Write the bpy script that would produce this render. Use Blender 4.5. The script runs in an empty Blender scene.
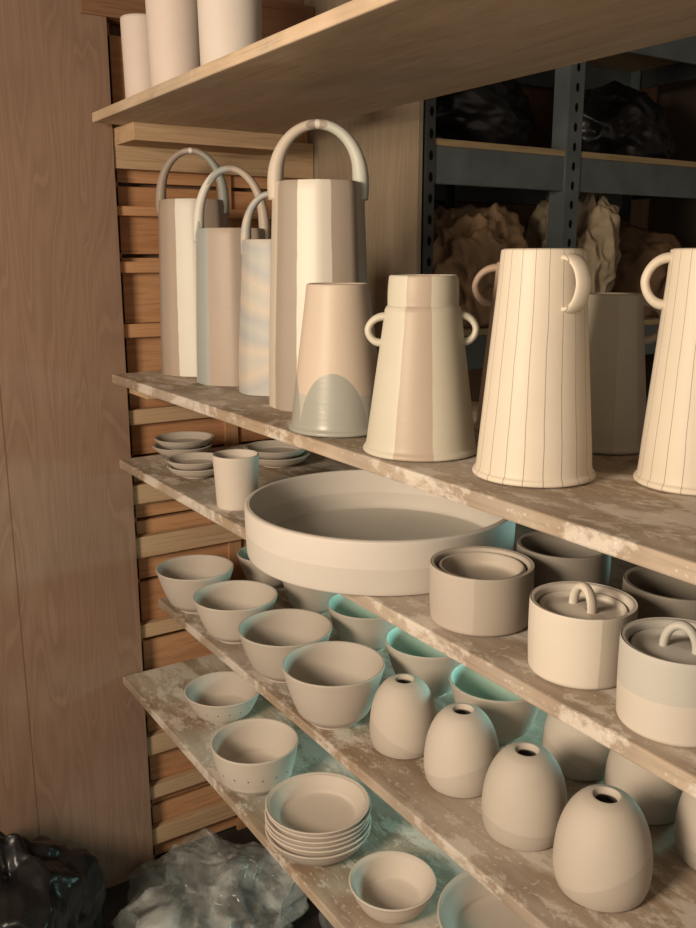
import bpy, math, random, bmesh
from mathutils import Vector, Matrix, noise
random.seed(4)
sc=bpy.context.scene
try:
    sc.view_settings.view_transform='Standard'; sc.view_settings.look='None'
except Exception: pass
COL=bpy.context.collection

# ------------------------------------------------------------ node helpers
class G:
    def __init__(s,name):
        s.m=bpy.data.materials.new(name); s.m.use_nodes=True; s.nt=s.m.node_tree
        s.nt.nodes.clear()
        s.out=s.nt.nodes.new('ShaderNodeOutputMaterial'); s.b=s.nt.nodes.new('ShaderNodeBsdfPrincipled')
        s.nt.links.new(s.b.outputs[0],s.out.inputs[0])
        s.tc=s.nt.nodes.new('ShaderNodeTexCoord')
        s.obj=s.tc.outputs['Object']
    def put(s,inp,v):
        if isinstance(v,bpy.types.NodeSocket): s.nt.links.new(v,inp)
        elif v is not None:
            if isinstance(v,(tuple,list)) and len(v)==3 and inp.type=='RGBA': v=(*v,1)
            inp.default_value=v
    def math(s,op,a,b=None,c=None,clamp=False):
        n=s.nt.nodes.new('ShaderNodeMath'); n.operation=op; n.use_clamp=clamp
        s.put(n.inputs[0],a)
        if b is not None: s.put(n.inputs[1],b)
        if c is not None: s.put(n.inputs[2],c)
        return n.outputs[0]
    def mix(s,f,a,b,blend='MIX'):
        n=s.nt.nodes.new('ShaderNodeMix'); n.data_type='RGBA'; n.blend_type=blend
        s.put(n.inputs[0],f); s.put(n.inputs[6],a); s.put(n.inputs[7],b); return n.outputs[2]
    def mapping(s,scale=(1,1,1),loc=(0,0,0),vec=None):
        n=s.nt.nodes.new('ShaderNodeMapping'); s.put(n.inputs[0],vec or s.obj)
        n.inputs['Scale'].default_value=scale; n.inputs['Location'].default_value=loc; return n.outputs[0]
    def noise(s,scale=5,detail=3,rough=.5,vec=None,dist=0):
        n=s.nt.nodes.new('ShaderNodeTexNoise'); s.put(n.inputs['Vector'],vec or s.obj)
        n.inputs['Scale'].default_value=scale; n.inputs['Detail'].default_value=detail
        n.inputs['Roughness'].default_value=rough; n.inputs['Distortion'].default_value=dist
        return n.outputs['Fac' if 'Fac' in n.outputs else 0]
    def ramp(s,f,stops,interp='LINEAR'):
        n=s.nt.nodes.new('ShaderNodeValToRGB'); n.color_ramp.interpolation=interp
        e=n.color_ramp.elements
        while len(e)<len(stops): e.new(0.5)
        for i,(p,c) in enumerate(stops):
            e[i].position=p; e[i].color=(*c,1) if len(c)==3 else c
        s.put(n.inputs[0],f); return n.outputs[0]
    def smooth(s,f,lo,hi):
        n=s.nt.nodes.new('ShaderNodeMapRange'); n.interpolation_type='SMOOTHSTEP'
        s.put(n.inputs[0],f); n.inputs[1].default_value=lo; n.inputs[2].default_value=hi; return n.outputs[0]
    def xyz(s,vec=None):
        n=s.nt.nodes.new('ShaderNodeSeparateXYZ'); s.put(n.inputs[0],vec or s.obj); return n.outputs
    def bump(s,hgt,strength=.2,dist=.002):
        n=s.nt.nodes.new('ShaderNodeBump'); s.put(n.inputs['Height'],hgt)
        n.inputs['Strength'].default_value=strength; n.inputs['Distance'].default_value=dist
        s.nt.links.new(n.outputs[0],s.b.inputs['Normal'])
    def done(s,col,rough=.7,spec=.3,**k):
        s.put(s.b.inputs['Base Color'],col); s.put(s.b.inputs['Roughness'],rough)
        s.b.inputs['Specular IOR Level'].default_value=spec
        for a,v in k.items(): s.put(s.b.inputs[a],v)
        return s.m

def plain(name,c,rough=.6,spec=.3,**k):
    g=G(name); n=g.noise(14,3)
    return g.done(g.mix(g.smooth(n,.3,.7),tuple(x*.85 for x in c),tuple(min(1,x*1.1) for x in c)),rough,spec,**k)

# clay / glaze palette (linear)
CREAM=(.60,.53,.45); BONE=(.57,.51,.445); PINK=(.48,.375,.31)
WHITE=(.70,.68,.62); BLUEG=(.39,.42,.41); TAUPE=(.34,.28,.235); STONE=(.49,.44,.385)

def clay(name,base=BONE,bands=None,lines=0,split=None,arch=None,stripes=None,dots=None,rough=.62,spec=.3,diag=None):
    g=G(name); x,y,z=g.xyz()
    a=g.math('ARCTAN2',y,x)
    u=g.math('ADD',g.math('DIVIDE',a,2*math.pi),.5)
    col=base
    if bands:
        w=g.math('ADD',u,g.math('MULTIPLY',g.math('SUBTRACT',g.noise(30,2),.5),.006))
        st=[((d+180)/360,c) for d,c in bands]
        col=g.ramp(w,st,'CONSTANT')
    if stripes:
        w=g.math('ADD',g.math('MULTIPLY',z,stripes[0]),g.math('MULTIPLY',g.noise(6,2),.9))
        f=g.math('PINGPONG',w,.5)
        col=g.ramp(g.math('MULTIPLY',f,2),[(0,stripes[1]),(.35,stripes[2]),(.7,stripes[3]),(1,stripes[1])])
    if split:   # glaze dip line at a height
        zz=g.math('ADD',z,g.math('MULTIPLY',g.math('SUBTRACT',g.noise(10,1),.5),.006))
        col=g.mix(g.smooth(zz,split[0]-.0006,split[0]+.0006),split[1],col)
    if diag:
        zz=g.math('ADD',z,g.math('MULTIPLY',y,diag[1]))
        col=g.mix(g.smooth(zz,diag[0]-.001,diag[0]+.001),diag[2],col)
    rg=rough
    if arch:    # overlapping scalloped dips
        for (n,ph,z0,amp,c) in arch:
            t=g.math('SUBTRACT',g.math('MULTIPLY',g.math('FRACT',g.math('ADD',g.math('MULTIPLY',u,n),ph)),2),1)
            s_=g.math('SQRT',g.math('MAXIMUM',g.math('SUBTRACT',1,g.math('MULTIPLY',t,t)),0))
            lim=g.math('ADD',g.math('MULTIPLY',s_,amp),z0)
            m=g.math('LESS_THAN',z,lim)
            col=g.mix(m,col,c); rg=g.math('SUBTRACT',rg,g.math('MULTIPLY',m,.08))
    if lines:
        w=g.math('ADD',u,g.math('MULTIPLY',g.math('SUBTRACT',g.noise(9,2),.5),.016))
        fr=g.math('ABSOLUTE',g.math('SUBTRACT',g.math('FRACT',g.math('MULTIPLY',w,lines)),.5))
        m=g.math('LESS_THAN',fr,.024)
        col=g.mix(g.math('MULTIPLY',m,.65),col,(.11,.09,.08))
    if dots:
        nd,zc=dots
        fr=g.math('MULTIPLY',g.math('SUBTRACT',g.math('FRACT',g.math('MULTIPLY',u,nd)),.5),2*math.pi*.075/nd)
        dz=g.math('SUBTRACT',z,zc)
        r2=g.math('ADD',g.math('MULTIPLY',fr,fr),g.math('MULTIPLY',dz,dz))
        col=g.mix(g.math('LESS_THAN',r2,.0018**2),col,(.14,.10,.08))
    rings=g.noise(60,2,vec=g.mapping((.05,.05,3)))
    col=g.mix(g.math('MULTIPLY',g.smooth(g.noise(7,4,.6),.35,.75),.28),col,g.mix(1,col,(.80,.76,.72),'MULTIPLY'))
    g.bump(rings,.22,.001)
    return g.done(col,rg,spec)

def woodboard(name,c1,c2,axis=0,dust=0.0,scale=1,rough=.75,dustc=(.68,.63,.57)):
    g=G(name)
    sc_=[14,14,14]; sc_[axis]=.9
    v=g.mapping(tuple(q*scale for q in sc_))
    n=g.noise(3,5,.6,vec=v,dist=.6)
    col=g.mix(g.smooth(n,.3,.7),c1,c2)
    fine=[90,90,90]; fine[axis]=3
    f=g.noise(3,2,.5,vec=g.mapping(tuple(fine)))
    col=g.mix(g.math('MULTIPLY',g.smooth(f,.5,.72),.45),col,tuple(q*.5 for q in c1))
    if dust>0:
        # old damp stains, broad clay haze, hard-edged dried slip patches and fine spatter
        st=g.smooth(g.noise(3.0,4,.6,vec=g.mapping((.6,1.3,1),(3,5,1))),.46,.66)
        col=g.mix(g.math('MULTIPLY',st,.5),col,tuple(q*.5 for q in c1))
        haze=g.smooth(g.noise(2.4,4,.6,vec=g.mapping((1,1.6,1),(7,1,2))),.38,.62)
        col=g.mix(g.math('MULTIPLY',haze,.45*dust),col,dustc)
        d1=g.noise(6.5,9,.72,vec=g.mapping((.7,1.5,1)),dist=.25)
        m=g.smooth(d1,.50-dust*.005,.575)
        col=g.mix(g.math('MULTIPLY',m,.72*dust),col,dustc)
        d3=g.noise(26,5,.7,vec=g.mapping((.8,1.2,1),(2,2,2)))
        col=g.mix(g.math('MULTIPLY',g.smooth(d3,.55,.63),.5*dust),col,dustc)
        sp=g.smooth(g.noise(130,1,.5),.67,.73)
        col=g.mix(g.math('MULTIPLY',sp,.5*dust),col,dustc)
    g.bump(n,.25,.002)
    return g.done(col,rough,.2)

def panelling(name,c1,c2,grooves,gw=.004,lines=.5):
    g=G(name); x,y,z=g.xyz()
    v=g.mapping((4.2,4.2,.42))
    n=g.noise(1.9,2,.4,vec=v,dist=.35)
    rings=g.math('PINGPONG',g.math('MULTIPLY',n,15),.5)
    col=g.mix(g.smooth(rings,0,.5),c1,c2)
    ln=g.smooth(rings,.10,.02)
    col=g.mix(g.math('MULTIPLY',ln,lines),col,tuple(min(1,q*1.4) for q in c2))
    fine=g.noise(3,3,.6,vec=g.mapping((160,160,4)))
    col=g.mix(g.math('MULTIPLY',g.smooth(fine,.4,.7),.3),col,tuple(q*.62 for q in c1))
    big=g.noise(1.6,3,.6)
    col=g.mix(g.math('MULTIPLY',g.smooth(big,.45,.7),.35),col,tuple(q*.6 for q in c1))
    for yy in grooves:
        m=g.math('LESS_THAN',g.math('ABSOLUTE',g.math('SUBTRACT',y,yy)),gw/2)
        col=g.mix(g.math('MULTIPLY',m,.6),col,(.09,.05,.03))
    g.bump(fine,.1,.001)
    return g.done(col,.62,.2)

# ------------------------------------------------------------ mesh helpers
def empty(name,loc=(0,0,0)):
    o=bpy.data.objects.new(name,None); o.location=loc; o.empty_display_size=.05; COL.objects.link(o); return o
def mk(name,vs,fs,mat,loc=(0,0,0),rot=0,parent=None,smooth=True):
    me=bpy.data.meshes.new(name); me.from_pydata(vs,[],fs); me.update()
    if smooth:
        for p in me.polygons: p.use_smooth=True
    o=bpy.data.objects.new(name,me); COL.objects.link(o)
    o.location=loc; o.rotation_euler=(0,0,rot)
    if mat:
        me.materials.append(mat)
    if parent: o.parent=parent
    return o
def box(name,x0,x1,y0,y1,z0,z1,mat,parent=None,bev=.0015,origin=False):
    cx,cy,cz=(x0+x1)/2,(y0+y1)/2,(z0+z1)/2
    dx,dy,dz=(x1-x0)/2,(y1-y0)/2,(z1-z0)/2
    vs=[(sx*dx+(cx if origin else 0),sy*dy+(cy if origin else 0),sz*dz+(cz if origin else 0)) for sx in(-1,1) for sy in(-1,1) for sz in(-1,1)]
    fs=[(0,1,3,2),(4,6,7,5),(0,4,5,1),(2,3,7,6),(0,2,6,4),(1,5,7,3)]
    o=mk(name,vs,fs,mat,(0,0,0) if origin else (cx,cy,cz),parent=parent,smooth=False)
    if bev:
        b=o.modifiers.new('b','BEVEL'); b.width=bev; b.segments=2
    return o
def smoothprof(pts,sub=5):
    """pts (r,z) ; a third value 1 marks a sharp corner. Catmull-Rom between."""
    out=[]; n=len(pts)
    for i in range(n-1):
        p1=pts[i]; p2=pts[i+1]
        p0=pts[i-1] if i>0 and len(p1)<3 else p1
        p3=pts[i+2] if i+2<n and len(p2)<3 else p2
        for k in range(sub):
            t=k/sub
            def cr(a,b,c,d): return .5*((2*b)+(-a+c)*t+(2*a-5*b+4*c-d)*t*t+(-a+3*b-3*c+d)*t**3)
            out.append((max(0,cr(p0[0],p1[0],p2[0],p3[0])),cr(p0[1],p1[1],p2[1],p3[1])))
    out.append(pts[-1][:2]); return out
def lathe_data(prof,seg=72,wob=0.0,facet=0,fz=1):
    vs=[];fs=[];ph=random.random()*6
    for r,z in prof:
        for k in range(seg):
            a=2*math.pi*k/seg
            rr=r*(1+wob*math.sin(2*a+ph)+wob*.5*math.sin(3*a+ph*2))
            if facet:
                q=((a)%(2*math.pi/facet))-math.pi/facet
                fc=math.cos(math.pi/facet)/math.cos(q)
                rr*=1+(fc-1)*.45
            vs.append((rr*math.cos(a),rr*math.sin(a),z))
    for i in range(len(prof)-1):
        for k in range(seg):
            k2=(k+1)%seg
            fs.append((i*seg+k,i*seg+k2,(i+1)*seg+k2,(i+1)*seg+k))
    return vs,fs
def tube_data(P,R,seg=16,side=None):
    """P dense list of Vector ; R list of (half width, half thickness)"""
    vs=[];fs=[]
    for i,p in enumerate(P):
        T=(P[min(i+1,len(P)-1)]-P[max(i-1,0)]).normalized()
        S=(side-T*side.dot(T)).normalized(); B=T.cross(S)
        for k in range(seg):
            a=2*math.pi*k/seg
            vs.append(tuple(p+S*math.cos(a)*R[i][0]+B*math.sin(a)*R[i][1]))
    for i in range(len(P)-1):
        for k in range(seg):
            k2=(k+1)%seg
            fs.append((i*seg+k,(i+1)*seg+k,(i+1)*seg+k2,i*seg+k2))
    fs.append(tuple(range(seg))); fs.append(tuple((len(P)-1)*seg+k for k in reversed(range(seg))))
    return vs,fs
def combine(*ds):
    V=[];F=[]
    for vs,fs in ds:
        o=len(V); V+=vs; F+=[tuple(i+o for i in f) for f in fs]
    return V,F
def facing(x,y): return math.atan2(-y,-x)
def polar(r,deg,z):
    a=math.radians(deg); return Vector((r*math.cos(a),r*math.sin(a),z))

Z1=1.785; Z2=1.263; Z3=1.081; Z4=.736; Z5=.548; E_=.0003

# ------------------------------------------------------------ pots
def bowl(x,y,zs,rb,h,rt,mat,name='clay_bowl',th=.0042,shape=.5,wob=.006,parent=None,zoff=0,inner=None):
    prof=[(0,.004,1),(rb*.8,.004,1),(rb*.86,0,1),(rb,0,1),(rb*1.03,.004,1)]
    n=7
    for i in range(1,n+1):
        t=i/n; prof.append((rb*1.03+(rt-rb*1.03)*t**shape,.004+(h-.004)*t))
    prof[-1]=(rt,h-.0012)
    prof.append((rt-th*.5,h,)); prof.append((rt-th,h-.0015))
    for i in range(n-1,0,-1):
        t=i/n; prof.append((max(0,rb*1.03+(rt-rb*1.03)*t**shape-th*1.1),.008+(h-.006)*t))
    prof.append((rb*.6,.0085)); prof.append((0,.008,1))
    d=lathe_data(smoothprof(prof,4),wob=wob)
    o=mk(name,*d,mat,(x,y,zs+E_+zoff),facing(x,y),parent=parent)
    if inner:
        o.data.materials.append(inner)
        for i,p in enumerate(o.data.polygons):
            if i//72>=12*4: p.material_index=1
    return o

def tallvase(x,y,rb,rt,h,hh,mat,hw=1.0,hdeg=90):
    prof=[(0,.004,1),(rb*.93,0,1),(rb*.99,.002),(rb,.006),(rb*.985,h*.25),(rb+(rt-rb)*.55,h*.6),(rt*1.01,h*.9),(rt,h*.965),(rt*.97,h-.001),(rt*.95,h),(rt*.93,h-.003),
          (rt*.93,h*.9),(rb*.93,h*.3),(rb*.92,.012),(0,.010,1)]
    body=lathe_data(smoothprof(prof,5),facet=8,wob=.002)
    dv=Vector((math.cos(math.radians(hdeg)),math.sin(math.radians(hdeg)),0)); side=Vector((-dv.y,dv.x,0))
    P=[];R=[];N=56; ra=rt*.93
    for i in range(N+1):
        t=-1+2*i/N
        q=abs(t)
        if q>.82:                       # root luted down the outside of the rim
            k=(q-.82)/.18
            z=h+.008-.034*k; s=ra*(.985+.03*k)
        else:
            k=q/.82; an=k*math.pi/2
            s=ra*.985*math.sin(an)**1.0; z=h+.008+(hh-.008)*math.cos(an)**.98
        w=.0085+.0085*q**3; tt=.0064+.0070*q**2.0*(1 if q<.84 else 1-(q-.84)*4.2)
        P.append(dv*(s if t>0 else -s)+Vector((0,0,z))); R.append((w*hw,tt*hw))
    for _ in range(4):
        P=[P[0]]+[(P[i-1]+P[i]*2+P[i+1])/4 for i in range(1,len(P)-1)]+[P[-1]]
        R=[R[0]]+[((R[i-1][0]+R[i][0]*2+R[i+1][0])/4,(R[i-1][1]+R[i][1]*2+R[i+1][1])/4) for i in range(1,len(R)-1)]+[R[-1]]
    return mk('basket_handled_vase',*combine(body,tube_data(P,R,side=side)),mat,(x,y,Z2+E_),facing(x,y))

def ringlug(R,deg,z0,z1,out,w=.006,t=.004):
    zm=(z0+z1)/2; hz=(z1-z0)/2; P=[];RR=[];N=28
    for i in range(N+1):
        an=math.pi*(i/N)-math.pi/2
        an*=1.12
        z=zm-hz*math.sin(an); o=out*math.cos(an)*1.0
        if z<zm: o*=1.0-.12*(zm-z)/hz
        P.append(polar(R(z)+o-.0005,deg,z)); RR.append((w*(1+.25*abs(math.sin(an))**4),t*(1+.2*abs(math.sin(an))**4)))
    a=math.radians(deg); side=Vector((-math.sin(a),math.cos(a),0))
    return tube_data(P,RR,side=side)

def cone(name,x,y,rb,rt,h,mat,lugs=(),collar=0,flare=.003):
    prof=[(0,.004,1),(rb*.95,0,1),(rb+flare*.6,.0015),(rb+flare,.004),(rb+flare*.6,.007),(rb*.985,.012)]
    for i in range(1,8):
        t=i/8; prof.append((rb*.985+(rt-rb*.985)*t**1.02,.012+(h-.012)*t))
    if collar:
        prof+=[(rt+.001,h-.004,1),(rt-.001,h,1),(rt*.945,h+.001,1),(rt*.945,h+collar*.5),(rt*.915,h+collar-.001),(rt*.89,h+collar),(rt*.87,h+collar-.003)]
    else:
        prof+=[(rt+.0008,h-.003),(rt-.001,h),(rt-.004,h-.001)]
    prof+=[(rt*.86,h*.9),(rb*.88,h*.2),(rb*.86,.012),(0,.01,1)]
    R=lambda z: rb*.985+(rt-rb*.985)*((z-.012)/(h-.012))
    ds=[lathe_data(smoothprof(prof,4),wob=.003)]
    for l in lugs: ds.append(ringlug(R,*l))
    return mk(name,*combine(*ds),mat,(x,y,Z2+E_),facing(x,y))

# -- shelf 2 : handled vases
m_v1=clay('glaze_banded_a',bands=[(-180,TAUPE),(-75,(.41,.335,.275)),(-32,WHITE),(14,TAUPE),(60,(.30,.31,.29)),(110,PINK)],rough=.45)
m_v2=clay('glaze_banded_b',bands=[(-180,WHITE),(-85,BLUEG),(-42,(.43,.355,.30)),(30,(.50,.43,.36)),(85,WHITE)],rough=.45)
m_v3=clay('glaze_striped',stripes=(9,(.49,.485,.45),(.58,.515,.44),(.42,.435,.445)),rough=.45)
m_v4=clay('glaze_banded_c',bands=[(-180,CREAM),(-62,(.36,.31,.26)),(-28,(.72,.685,.61)),(15,(.44,.37,.31)),(55,(.58,.59,.53)),(110,CREAM)],rough=.42)
tallvase(-1.770,.768,.078,.070,.353,.098,m_v1,hdeg=80)
tallvase(-1.590,.768,.076,.068,.292,.110,m_v2,hdeg=84)
tallvase(-1.427,.766,.064,.052,.269,.078,m_v3,hw=.85,hdeg=70)
tallvase(-1.255,.759,.084,.073,.353,.088,m_v4,hw=1.2,hdeg=90)
m_E=clay('glaze_scallop',base=(.55,.46,.38),arch=[(4,.089,.006,.050,(.44,.425,.38)),(4,.589,.010,.076,(.325,.325,.29))],rough=.46,spec=.3)
cone('conical_vase',-1.054,.668,.068,.043,.203,m_E)
FG=(.55,.52,.435)
m_F=clay('glaze_centre_band',base=FG,bands=[(-180,FG),(-28,(.42,.345,.28)),(12,FG),(150,PINK)],rough=.45)
cone('conical_jug',-.874,.677,.070,.046,.180,m_F,lugs=[(-84,.136,.168,.018,.006,.0042),(84,.138,.170,.016,.006,.0042)],collar=.036)
m_G=clay('glaze_inlaid_lines',base=(.63,.565,.475),lines=20,rough=.48)
cone('conical_pitcher',-.703,.705,.065,.044,.246,m_G,lugs=[(38,.186,.238,.020,.0095,.0035)])
m_H=clay('glaze_rose',base=(.45,.35,.27),bands=[(-180,(.42,.32,.25)),(-60,(.46,.36,.275)),(-20,CREAM),(40,PINK)],rough=.5)
cone('conical_pitcher',-.905,.880,.064,.042,.232,m_H,lugs=[(-86,.175,.225,.026,.006,.0045)])
m_I=clay('glaze_sage',base=(.46,.43,.345),bands=[(-180,(.46,.43,.345)),(10,(.54,.50,.415)),(50,(.46,.42,.345))],rough=.45)
cone('conical_pitcher',-.762,.890,.052,.034,.194,m_I,lugs=[(86,.138,.184,.024,.006,.0045)])
m_J=clay('glaze_inlaid_lines_b',base=(.63,.56,.465),lines=20,rough=.48)
cone('conical_pitcher',-.580,.820,.058,.040,.246,m_J,lugs=[(-78,.190,.238,.022,.006,.0045)])

# -- shelf 3
m_dish=clay('clay_dish_stone',base=STONE,rough=.7)
def dish(name,x,y,r,n,mat,zs=Z3,h=.018,gap=.013,rb=None):
    e=empty(name,(x,y,zs+E_))
    for i in range(n):
        rr=r*(1-.02*i)
        b=bowl(0,0,0,(rb or r*.5),h,rr,mat,name='dish_%d'%(i+1),shape=.42,th=.0035,wob=.014,parent=e)
        b.location=(random.uniform(-.003,.003),random.uniform(-.003,.003),i*gap+.0001)
        b.rotation_euler=(0,0,i*1.3)
    return e
dish('small_dish_stack',-1.790,.735,.066,2,m_dish,h=.024,gap=.016)
dish('small_dish_stack',-1.600,.680,.058,2,m_dish,h=.022,gap=.013)
dish('small_dish_stack',-1.600,.860,.068,2,m_dish,h=.024,gap=.015)
m_cup=clay('clay_cup',base=(.56,.50,.44),rough=.7)
def tumbler(x,y,zs,rb,rt,h,mat):
    prof=[(0,.003,1),(rb*.9,0,1),(rb,.002),(rb+(rt-rb)*.5,h*.5),(rt,h-.002),(rt-.0015,h),(rt-.0035,h-.002),(rb+(rt-rb)*.5-.004,h*.5),(rb-.006,.008),(0,.007,1)]
    return mk('clay_tumbler',*lathe_data(smoothprof(prof,4),wob=.003),mat,(x,y,zs+E_),facing(x,y))
tumbler(-1.358,.652,Z3,.035,.040,.090,m_cup)
m_plat=clay('platter_clay',base=(.60,.56,.515),rough=.6,split=(.037,(.54,.505,.46)))
def platter():
    R=.198;h=.074
    prof=[(0,.004,1),(.184,.004,1),(.189,0,1),(.193,.001),(.1955,.004),(.197,.03),(R,h-.006),(R-.001,h-.001),(R-.005,h),(R-.009,h-.004),(R-.012,.035),(R-.016,.014),(R-.030,.010),(.1,.0085),(0,.008,1)]
    return mk('large_round_platter',*lathe_data(smoothprof(prof,5),seg=128,wob=.003),m_plat,(-1.030,.724,Z3+E_),facing(-1.03,.72))
platter()
def lidded(x,y,r,h,mat,lid=True,knob=0,name='lidded_jar'):
    e=empty(name,(x,y,Z3+E_)); e.rotation_euler=(0,0,facing(x,y))
    prof=[(0,.004,1),(r*.9,0,1),(r*.965,.003),(r*.98,.01),(r,h*.5),(r*1.0,h-.003),(r-.0015,h),(r-.006,h-.001),(r-.0075,h-.008),(r*.86,h-.018),(r*.86,.012),(0,.01,1)]
    mk('body',*lathe_data(smoothprof(prof,4),wob=.002),mat,parent=e)
    if lid:
        q=r*.845; D=.004
        pr=[(0,h-.018-D,1),(q*.9,h-.017-D,1),(q*.98,h-.016-D),(q,h-.011-D),(q*.985,h-.005-D),(q*.95,h-.002-D),(q*.90,h-.004-D),(q*.80,h-.007-D),(q*.4,h-.004-D),(0,h-.003-D,1)]
        if not knob: pr=[(0,h-.026,1),(q*.9,h-.025,1),(q*.98,h-.023),(q,h-.014),(q*.98,h-.005),(q*.93,h-.003),(q*.88,h-.006),(q*.82,h-.018),(q*.5,h-.021),(0,h-.021,1)]
        d=[lathe_data(smoothprof(pr,4))]
        if knob:
            kw=.0148; zb=h-.014; a=math.radians(knob); dv=Vector((math.cos(a),math.sin(a),0)); sv=Vector((-dv.y,dv.x,0))
            P=[];RR=[]
            for i in range(29):
                an=math.pi*i/28*1.16-math.pi*.08
                P.append(dv*(-kw*math.cos(an))+Vector((0,0,zb+.007+.022*math.sin(an)))); RR.append((.0055,.0042))
            d.append(tube_data(P,RR,side=sv))
        mk('lid',*combine(*d),mat,parent=e)
    return e
m_l1=clay('jar_grey',base=(.43,.38,.33),bands=[(-180,(.43,.38,.33)),(-8,(.38,.335,.285)),(50,(.44,.39,.335))],rough=.6)
m_l2=clay('jar_white',base=(.58,.53,.47),bands=[(-180,(.58,.53,.47)),(-60,(.60,.55,.48)),(20,(.47,.42,.36)),(55,(.58,.53,.47))],rough=.6)
m_l3=clay('jar_twotone',base=(.47,.455,.415),split=(.04,(.55,.50,.44)),rough=.6)
m_l4=clay('jar_dark',base=(.22,.20,.17),rough=.6)
lidded(-.748,.674,.061,.070,m_l1)
lidded(-.590,.672,.054,.076,m_l2,knob=40)
lidded(-.466,.664,.053,.080,m_l3,knob=75)
lidded(-.750,.812,.058,.068,m_l4,lid=False,name='dark_clay_pot')
lidded(-.585,.818,.058,.068,m_l4,lid=False,name='dark_clay_pot')

# -- shelf 4
m_b=[clay('bowl_clay_%d'%i,base=c,rough=.68) for i,c in enumerate([(.52,.465,.41),(.56,.505,.445),(.49,.44,.385)])]
for i,(x,y,rb,h,rt) in enumerate([(-1.756,.735,.036,.097,.085),(-1.566,.741,.038,.092,.086),(-1.362,.745,.040,.095,.088),(-1.172,.732,.042,.102,.087)]):
    bowl(x,y,Z4,rb,h,rt,m_b[i%3])
m_bt=clay('bowl_cool_light',base=(.47,.67,.60),rough=.55)  # teal bowl interiors: cool light from behind put into the base colour
for i,(x,y,rb,h,rt) in enumerate([(-1.790,.935,.032,.085,.072),(-1.600,.950,.034,.085,.074),(-1.378,.940,.036,.094,.080),(-1.165,.930,.036,.100,.080),(-.985,.930,.038,.097,.078)]):
    bowl(x,y,Z4,rb,h,rt,m_b[(i+1)%3],inner=m_bt)
def dome(x,y,s,mat):
    P=[(0,.004,1),(.046,0,1),(.0505,.002),(.0525,.006),(.0550,.016),(.0562,.032),(.0542,.058),(.0490,.080),(.0405,.098),(.0300,.1105),(.0205,.1155),(.0160,.1165,1),(.0142,.113),(.0135,.108),(.033,.09),(.048,.045),(.04,.01),(0,.008,1)]
    P=[tuple([p[0]*s,p[1]*s]+list(p[2:])) for p in P]
    return mk('dome_bud_vase',*lathe_data(smoothprof(P,5),wob=.004),mat,(x,y,Z4+E_),facing(x,y)+random.uniform(-.2,.2))
for i,(x,y,s) in enumerate([(-1.040,.782,.98),(-.911,.794,1.0),(-.774,.790,1.03),(-.640,.793,1.07),(-.845,.975,1.0),(-.720,.975,1.02),(-.590,.965,1.05)]):
    c=[(.54,.485,.42),(.57,.515,.45),(.52,.47,.41)][i%3]
    dome(x,y,s,clay('dome_clay_%d'%i,base=c,diag=(.028+.012*(i%2),[.5,-.35,.1,-.5][i%4],tuple(q*.89 for q in c)),rough=.68))

# -- shelf 5
m_dot=clay('bowl_dotted',base=(.55,.505,.445),dots=(18,.046),rough=.65,split=(.022,(.46,.415,.36)))
m_dot2=clay('bowl_dotted_b',base=(.55,.505,.445),dots=(18,.034),rough=.65)
bowl(-1.600,.722,Z5,.040,.062,.081,m_dot2,inner=m_b[0])
bowl(-1.339,.664,Z5,.046,.086,.081,m_dot,shape=.33,inner=m_b[1])
e=empty('plate_stack',(-1.119,.668,Z5+E_))
for i in range(6):
    b=bowl(0,0,0,.043,.040,.088-.0004*i,m_b[i%2],name='plate_%d'%(i+1),shape=.40,parent=e,wob=.005)
    b.location=(random.uniform(-.0015,.0015),random.uniform(-.0015,.0015),i*.0085+.0001)
bowl(-.933,.685,Z5,.034,.048,.066,m_b[1])
bowl(-.765,.785,Z5,.066,.056,.116,m_b[0],name='wide_shallow_bowl',shape=.4)

# -- shelf 1
m_t=clay('tumbler_pale',base=(.68,.59,.54),rough=.6)
tumbler(-1.775,.680,Z1,.038,.041,.160,m_t)
tumbler(-1.612,.680,Z1,.048,.053,.235,m_t)
tumbler(-1.412,.690,Z1,.049,.054,.235,clay('tumbler_pale_b',base=(.68,.62,.57)))

# ------------------------------------------------------------ wooden shelving
W=empty('slatted_end_frame'); RP=empty('timber_post_frame')
mb=woodboard('shelf_dusty_ply',(.29,.21,.145),(.41,.315,.225),0,dust=.9)
mb1=woodboard('shelf_ply_clean',(.56,.42,.285),(.63,.49,.35),0,dust=.2)
morange=woodboard('slat_orange_pine',(.45,.235,.115),(.55,.32,.175),1)
mor2=woodboard('slat_red_pine',(.39,.19,.09),(.49,.265,.14),1)
mpine=woodboard('slat_pale_pine',(.44,.30,.18),(.53,.38,.24),1)
mstud=woodboard('stud_pine',(.38,.20,.10),(.48,.28,.15),2)
XR=.20
for x0,y0,y1,zt,m in [(-1.867,.6,1.0,Z1,mb1),(-1.840,.6,1.0,Z2,mb),(-1.825,.6,1.0,Z3,mb),(-1.855,.682,1.085,Z4,mb),(-1.893,.6,1.0,Z5,mb)]:
    box('wooden_shelf_board',x0,XR,y0,y1,zt-.019,zt,m,bev=.0025)
    nm='%.0f'%(zt*100)
    box('cleat_'+nm,-1.912,-1.80,y0+.06,y1,zt-.019-.035,zt-.0195,mpine,W)
    box('cleat_'+nm,XR-.06,XR-.001,y0+.06,y1,zt-.019-.035,zt-.0195,mpine,RP)
zl=[.06,.19,.31,.42,.62,.82,.95,1.135,1.33,1.47,1.59]
for i,z in enumerate(zl):
    hgt=(.024,.020,.030)[i%3] if z>1.2 else (.045,.034,.050)[i%3]
    box('end_slat_%d'%i,-1.936,-1.914,.655,1.14,z,z+hgt,(morange if z>1.2 else mpine),W)
box('end_top_rail',-1.945,-1.905,.655,1.14,1.685,1.765,mpine,W)
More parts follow.
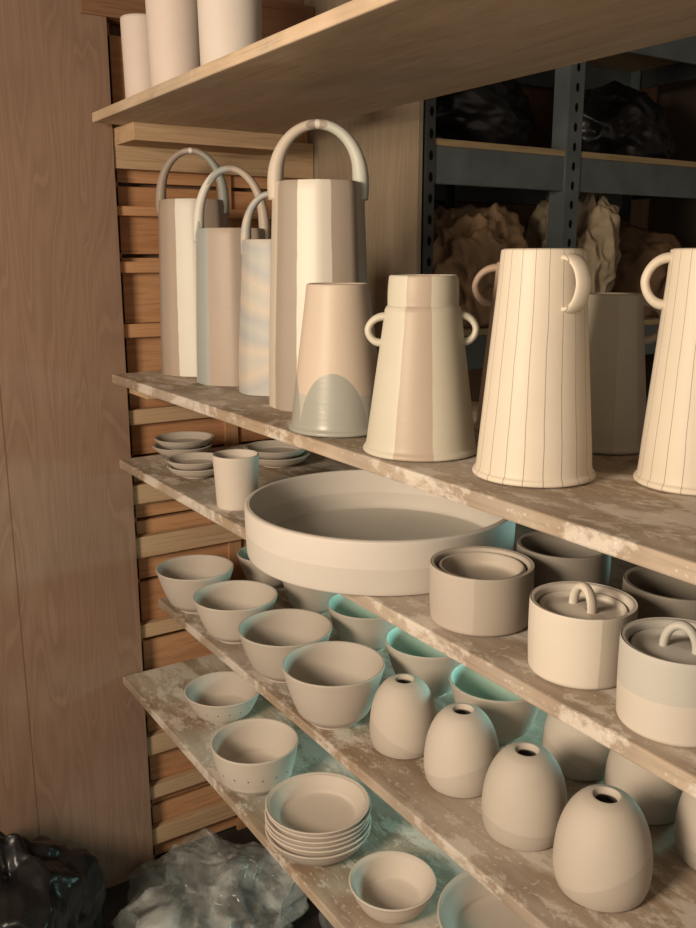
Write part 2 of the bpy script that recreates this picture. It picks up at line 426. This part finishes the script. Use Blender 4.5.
for k in range(13):
    zz=.01+k*.150
    box('end_back_board_%d'%k,-1.966,-1.940,.655,1.14,zz,zz+.142,(morange,mor2,morange)[k%3],W)
for y0 in (.90,1.105):
    box('end_stud_%.0f'%(y0*100),-1.940,-1.930,y0,y0+.035,0,2.0,mstud,W)
box('end_stud_front',-1.968,-1.940,.655,.672,0,2.0,mstud,W)
box('end_header',-1.950,-1.895,.60,1.14,1.975,2.06,woodboard('header_wood',(.20,.10,.06),(.26,.14,.08),1),W)
for y0 in (.62,1.0):
    box('right_post_%.0f'%(y0*100),XR+.001,XR+.041,y0,y0+.09,0,2.0,mstud,RP)
mgy=panelling('plywood_grey',(.28,.22,.16),(.32,.26,.19),[],.003,.25)
box('plywood_back_sheet',-1.945,-1.500,1.142,1.154,0,2.2,mgy,bev=.001)

# ------------------------------------------------------------ metal rack behind
Rk=empty('metal_storage_rack')
mst=plain('rack_steel_blue',(.12,.145,.155),.4,.5,Metallic=.2)
mdk=plain('rack_steel_dark',(.05,.055,.06),.4,.5,Metallic=.2)
mpb=woodboard('rack_particle_board',(.30,.22,.12),(.38,.29,.17),1)
mhole=plain('slot_black',(.004,.004,.004),.9,.1)
XF,XB=-1.50,-1.93
for yy,mm,w in ((1.162,mdk,.022),(1.56,mst,.045),(2.25,mst,.045)):
    for xx,s in ((XF,-1),(XB,1)):
        n='%s_%.0f'%('front' if s<0 else 'rear',yy*100)
        box('upright_'+n,xx-.0015,xx+.0015,yy,yy+w,0,2.15,mm,Rk,bev=0)
        box('upright_flange_'+n,min(xx,xx+s*w),max(xx,xx+s*w),yy-.0015,yy+.0015,0,2.15,mm,Rk,bev=0)
        if s<0:
            vs=[];fs=[]
            zz=1.2
            while zz<2.1:
                o=len(vs); X=xx+.0025
                for k in range(10):
                    a=2*math.pi*k/10
                    vs.append((X,yy+w*.5+.005*math.cos(a),zz+.010*math.sin(a)))
                fs.append(tuple(range(o,o+10)))
                zz+=.042
            mk('upright_slots_%.0f'%(yy*100),vs,fs,mhole,parent=Rk,smooth=False)
for zt,n in ((1.725,'mid'),(2.04,'upper'),(1.335,'low'),(.35,'bottom')):
    for xx in (XF,XB):
        box('beam_%s_%.0f'%(n,-xx*100),xx-.012,xx-.002 if xx==XF else xx+.012,1.166,2.29,zt-.075,zt,mst,Rk,bev=.002)
    box('deck_'+n,XB+.002,XF-.002,1.18,2.28,zt,zt+.014,mpb,Rk)
    for yy in (1.18,2.26): box('crossbeam_%s_%.0f'%(n,yy*100),XB,XF-.003,yy,yy+.01,zt-.05,zt,mdk,Rk)

def blob(name,loc,size,mat,seed=0,sub=6,flat=.72,lump=.22,fold=.25,freq=2.0,knot=0,fine=.3):
    """crumpled bag or sheet: creased facets between voronoi cells over soft lumps"""
    bm=bmesh.new(); bmesh.ops.create_icosphere(bm,subdivisions=sub,radius=1)
    s=Vector((seed*3.1,seed*1.7,seed*.9))
    for v in bm.verts:
        p=v.co.copy()
        n=noise.noise(p*1.1+s)*lump
        wv=noise.noise_vector(p*1.6+s)*.35
        d=noise.voronoi(p*freq+wv+s)[0][0]
        d2=noise.voronoi(p*freq*2.3+wv*2+s*1.3)[0][0]
        r=1+n+fold*(min(d,.9)-.45)+fold*fine*(min(d2,.9)-.45)
        c=p*r
        if knot and p.z>.55:
            k=(p.z-.55)/.45; c.x*=1-.55*k; c.y*=1-.55*k; c.z+=knot*k*k
        v.co=Vector((c.x*size[0],c.y*size[1],c.z*size[2]))
    zc=-size[2]*flat
    for v in bm.verts:
        if v.co.z<zc: v.co.z=zc
    mz=min(v.co.z for v in bm.verts)
    for v in bm.verts: v.co.z-=mz
    me=bpy.data.meshes.new(name); bm.to_mesh(me); bm.free()
    for p in me.polygons: p.use_smooth=True
    o=bpy.data.objects.new(name,me); COL.objects.link(o); o.location=loc; me.materials.append(mat); return o
def papermat(name,c):
    g=G(name); n=g.noise(9,5,.65,dist=.8); g.bump(n,.4,.01)
    return g.done(g.mix(g.smooth(n,.35,.65),tuple(q*.6 for q in c),c),.7,.2)
mbag=papermat('kraft_paper',(.36,.24,.145)); mbag2=papermat('printed_paper',(.40,.32,.22))
ZR=1.335+.0145
blob('brown_paper_bag',(-1.64,1.40,ZR),(.12,.15,.150),mbag,1,fold=.50,freq=2.4,fine=.45)
blob('brown_paper_bag',(-1.62,1.72,ZR),(.11,.10,.185),mbag2,2,fold=.50,freq=2.4,fine=.45)
blob('brown_paper_bag',(-1.66,2.00,ZR),(.12,.13,.14),papermat('dark_paper',(.14,.085,.05)),5)
mblk=plain('dark_plastic',(.010,.010,.012),.4,.4)
ZM=1.725+.0145
blob('black_cloth_bundle',(-1.72,1.42,ZM),(.15,.20,.12),mblk,8)
blob('black_cloth_bundle',(-1.72,1.96,ZM),(.13,.16,.12),mblk,4)

# ------------------------------------------------------------ bags on the floor
g_=G('black_bin_liner'); g_.bump(g_.noise(18,3,.5,dist=.8),.35,.01); mbb=g_.done((.008,.008,.009),.32,.45)
blob('black_rubbish_bag',(-1.71,.27,0.001),(.155,.17,.20),mbb,3,lump=.35,fold=.42,freq=1.7,knot=.15)
gp=G('clear_polythene'); w=gp.noise(7,4,.6,dist=.5); gp.bump(gp.noise(14,4,.6,dist=1.0),.5,.012)
f2=gp.smooth(w,.42,.62)
mpl=gp.done(gp.mix(f2,(.26,.28,.27),(.66,.68,.66)),.16,.7,Alpha=gp.math('ADD',gp.math('MULTIPLY',f2,.28),.28))
blob('clear_plastic_sheeting',(-1.61,.70,0.001),(.20,.17,.09),mpl,7,lump=.5,fold=.55,freq=1.9,fine=.4)
blob('clear_plastic_sheeting',(-1.24,.93,0.001),(.18,.14,.10),mpl,9,lump=.4,fold=.55,freq=1.9,fine=.4)
blob('crumpled_white_paper',(-1.43,.26,0.001),(.05,.06,.04),plain('white_paper',(.6,.58,.55)),11,sub=4)

# ------------------------------------------------------------ room
mw=panelling('wall_wood_panelling',(.23,.135,.085),(.27,.165,.105),[1.25+.2*i for i in range(8)],.006,.2)
box('wall_left',-2.05,-1.98,-2.2,2.6,0,2.5,mw,bev=0,origin=True)
mp=panelling('plywood_face',(.235,.150,.107),(.275,.180,.130),[.386,-.02,-.43],.003,.30)
box('plywood_wall_panel',-1.978,-1.900,-1.6,.653,0,2.3,mp,bev=.001,origin=True)
mfl=G('concrete_floor'); mfl=mfl.done(mfl.mix(mfl.smooth(mfl.noise(4,5,.6),.3,.7),(.035,.03,.026),(.07,.06,.05)),.8,.2)
box('floor',-2.05,1.6,-2.2,2.6,-.05,0,mfl,bev=0,origin=True)
box('wall_back',-2.05,1.6,2.45,2.6,0,2.5,plain('back_wall',(.10,.075,.055),.8),bev=0,origin=True)
box('ceiling',-2.05,1.6,-2.2,2.6,2.5,2.55,plain('ceiling_paint',(.30,.27,.23),.9),bev=0,origin=True)

# ------------------------------------------------------------ lights
def area(name,loc,target,size,power,color,sy=None,spread=180):
    l=bpy.data.lights.new(name,'AREA'); l.energy=power; l.color=color; l.size=size
    if sy: l.shape='RECTANGLE'; l.size_y=sy
    l.spread=math.radians(spread)
    o=bpy.data.objects.new(name,l); COL.objects.link(o); o.location=loc
    o.rotation_euler=(Vector(target)-Vector(loc)).to_track_quat('-Z','Y').to_euler(); return o
area('warm_work_lamp',(-.45,-1.05,1.70),(-.95,.7,1.15),.50,44,(1,.815,.61))
area('cool_fluorescent_lamp',(-.90,1.80,.90),(-1.15,.9,.76),.40,2.0,(.55,1,.90),.20,75)
w=bpy.data.worlds.new('w'); sc.world=w; w.use_nodes=True
w.node_tree.nodes['Background'].inputs[0].default_value=(1,.84,.67,1); w.node_tree.nodes['Background'].inputs[1].default_value=.50

# ------------------------------------------------------------ camera
th=math.radians(13); ang=math.pi-math.radians(33)
h=Vector((math.cos(ang),math.sin(ang),0)); rt=Vector((math.sin(ang),-math.cos(ang),0)); up=Vector((0,0,1))
fwd=h*math.cos(th)-up*math.sin(th); cup=h*math.sin(th)+up*math.cos(th)
cam=bpy.data.cameras.new('camera'); co=bpy.data.objects.new('camera',cam); COL.objects.link(co)
M=Matrix((rt,cup,-fwd)).transposed().to_4x4(); M.translation=Vector((0,0,1.5)); co.matrix_world=M
cam.sensor_fit='VERTICAL'; cam.sensor_height=24; cam.lens=24*889/928; cam.clip_start=.02
sc.camera=co
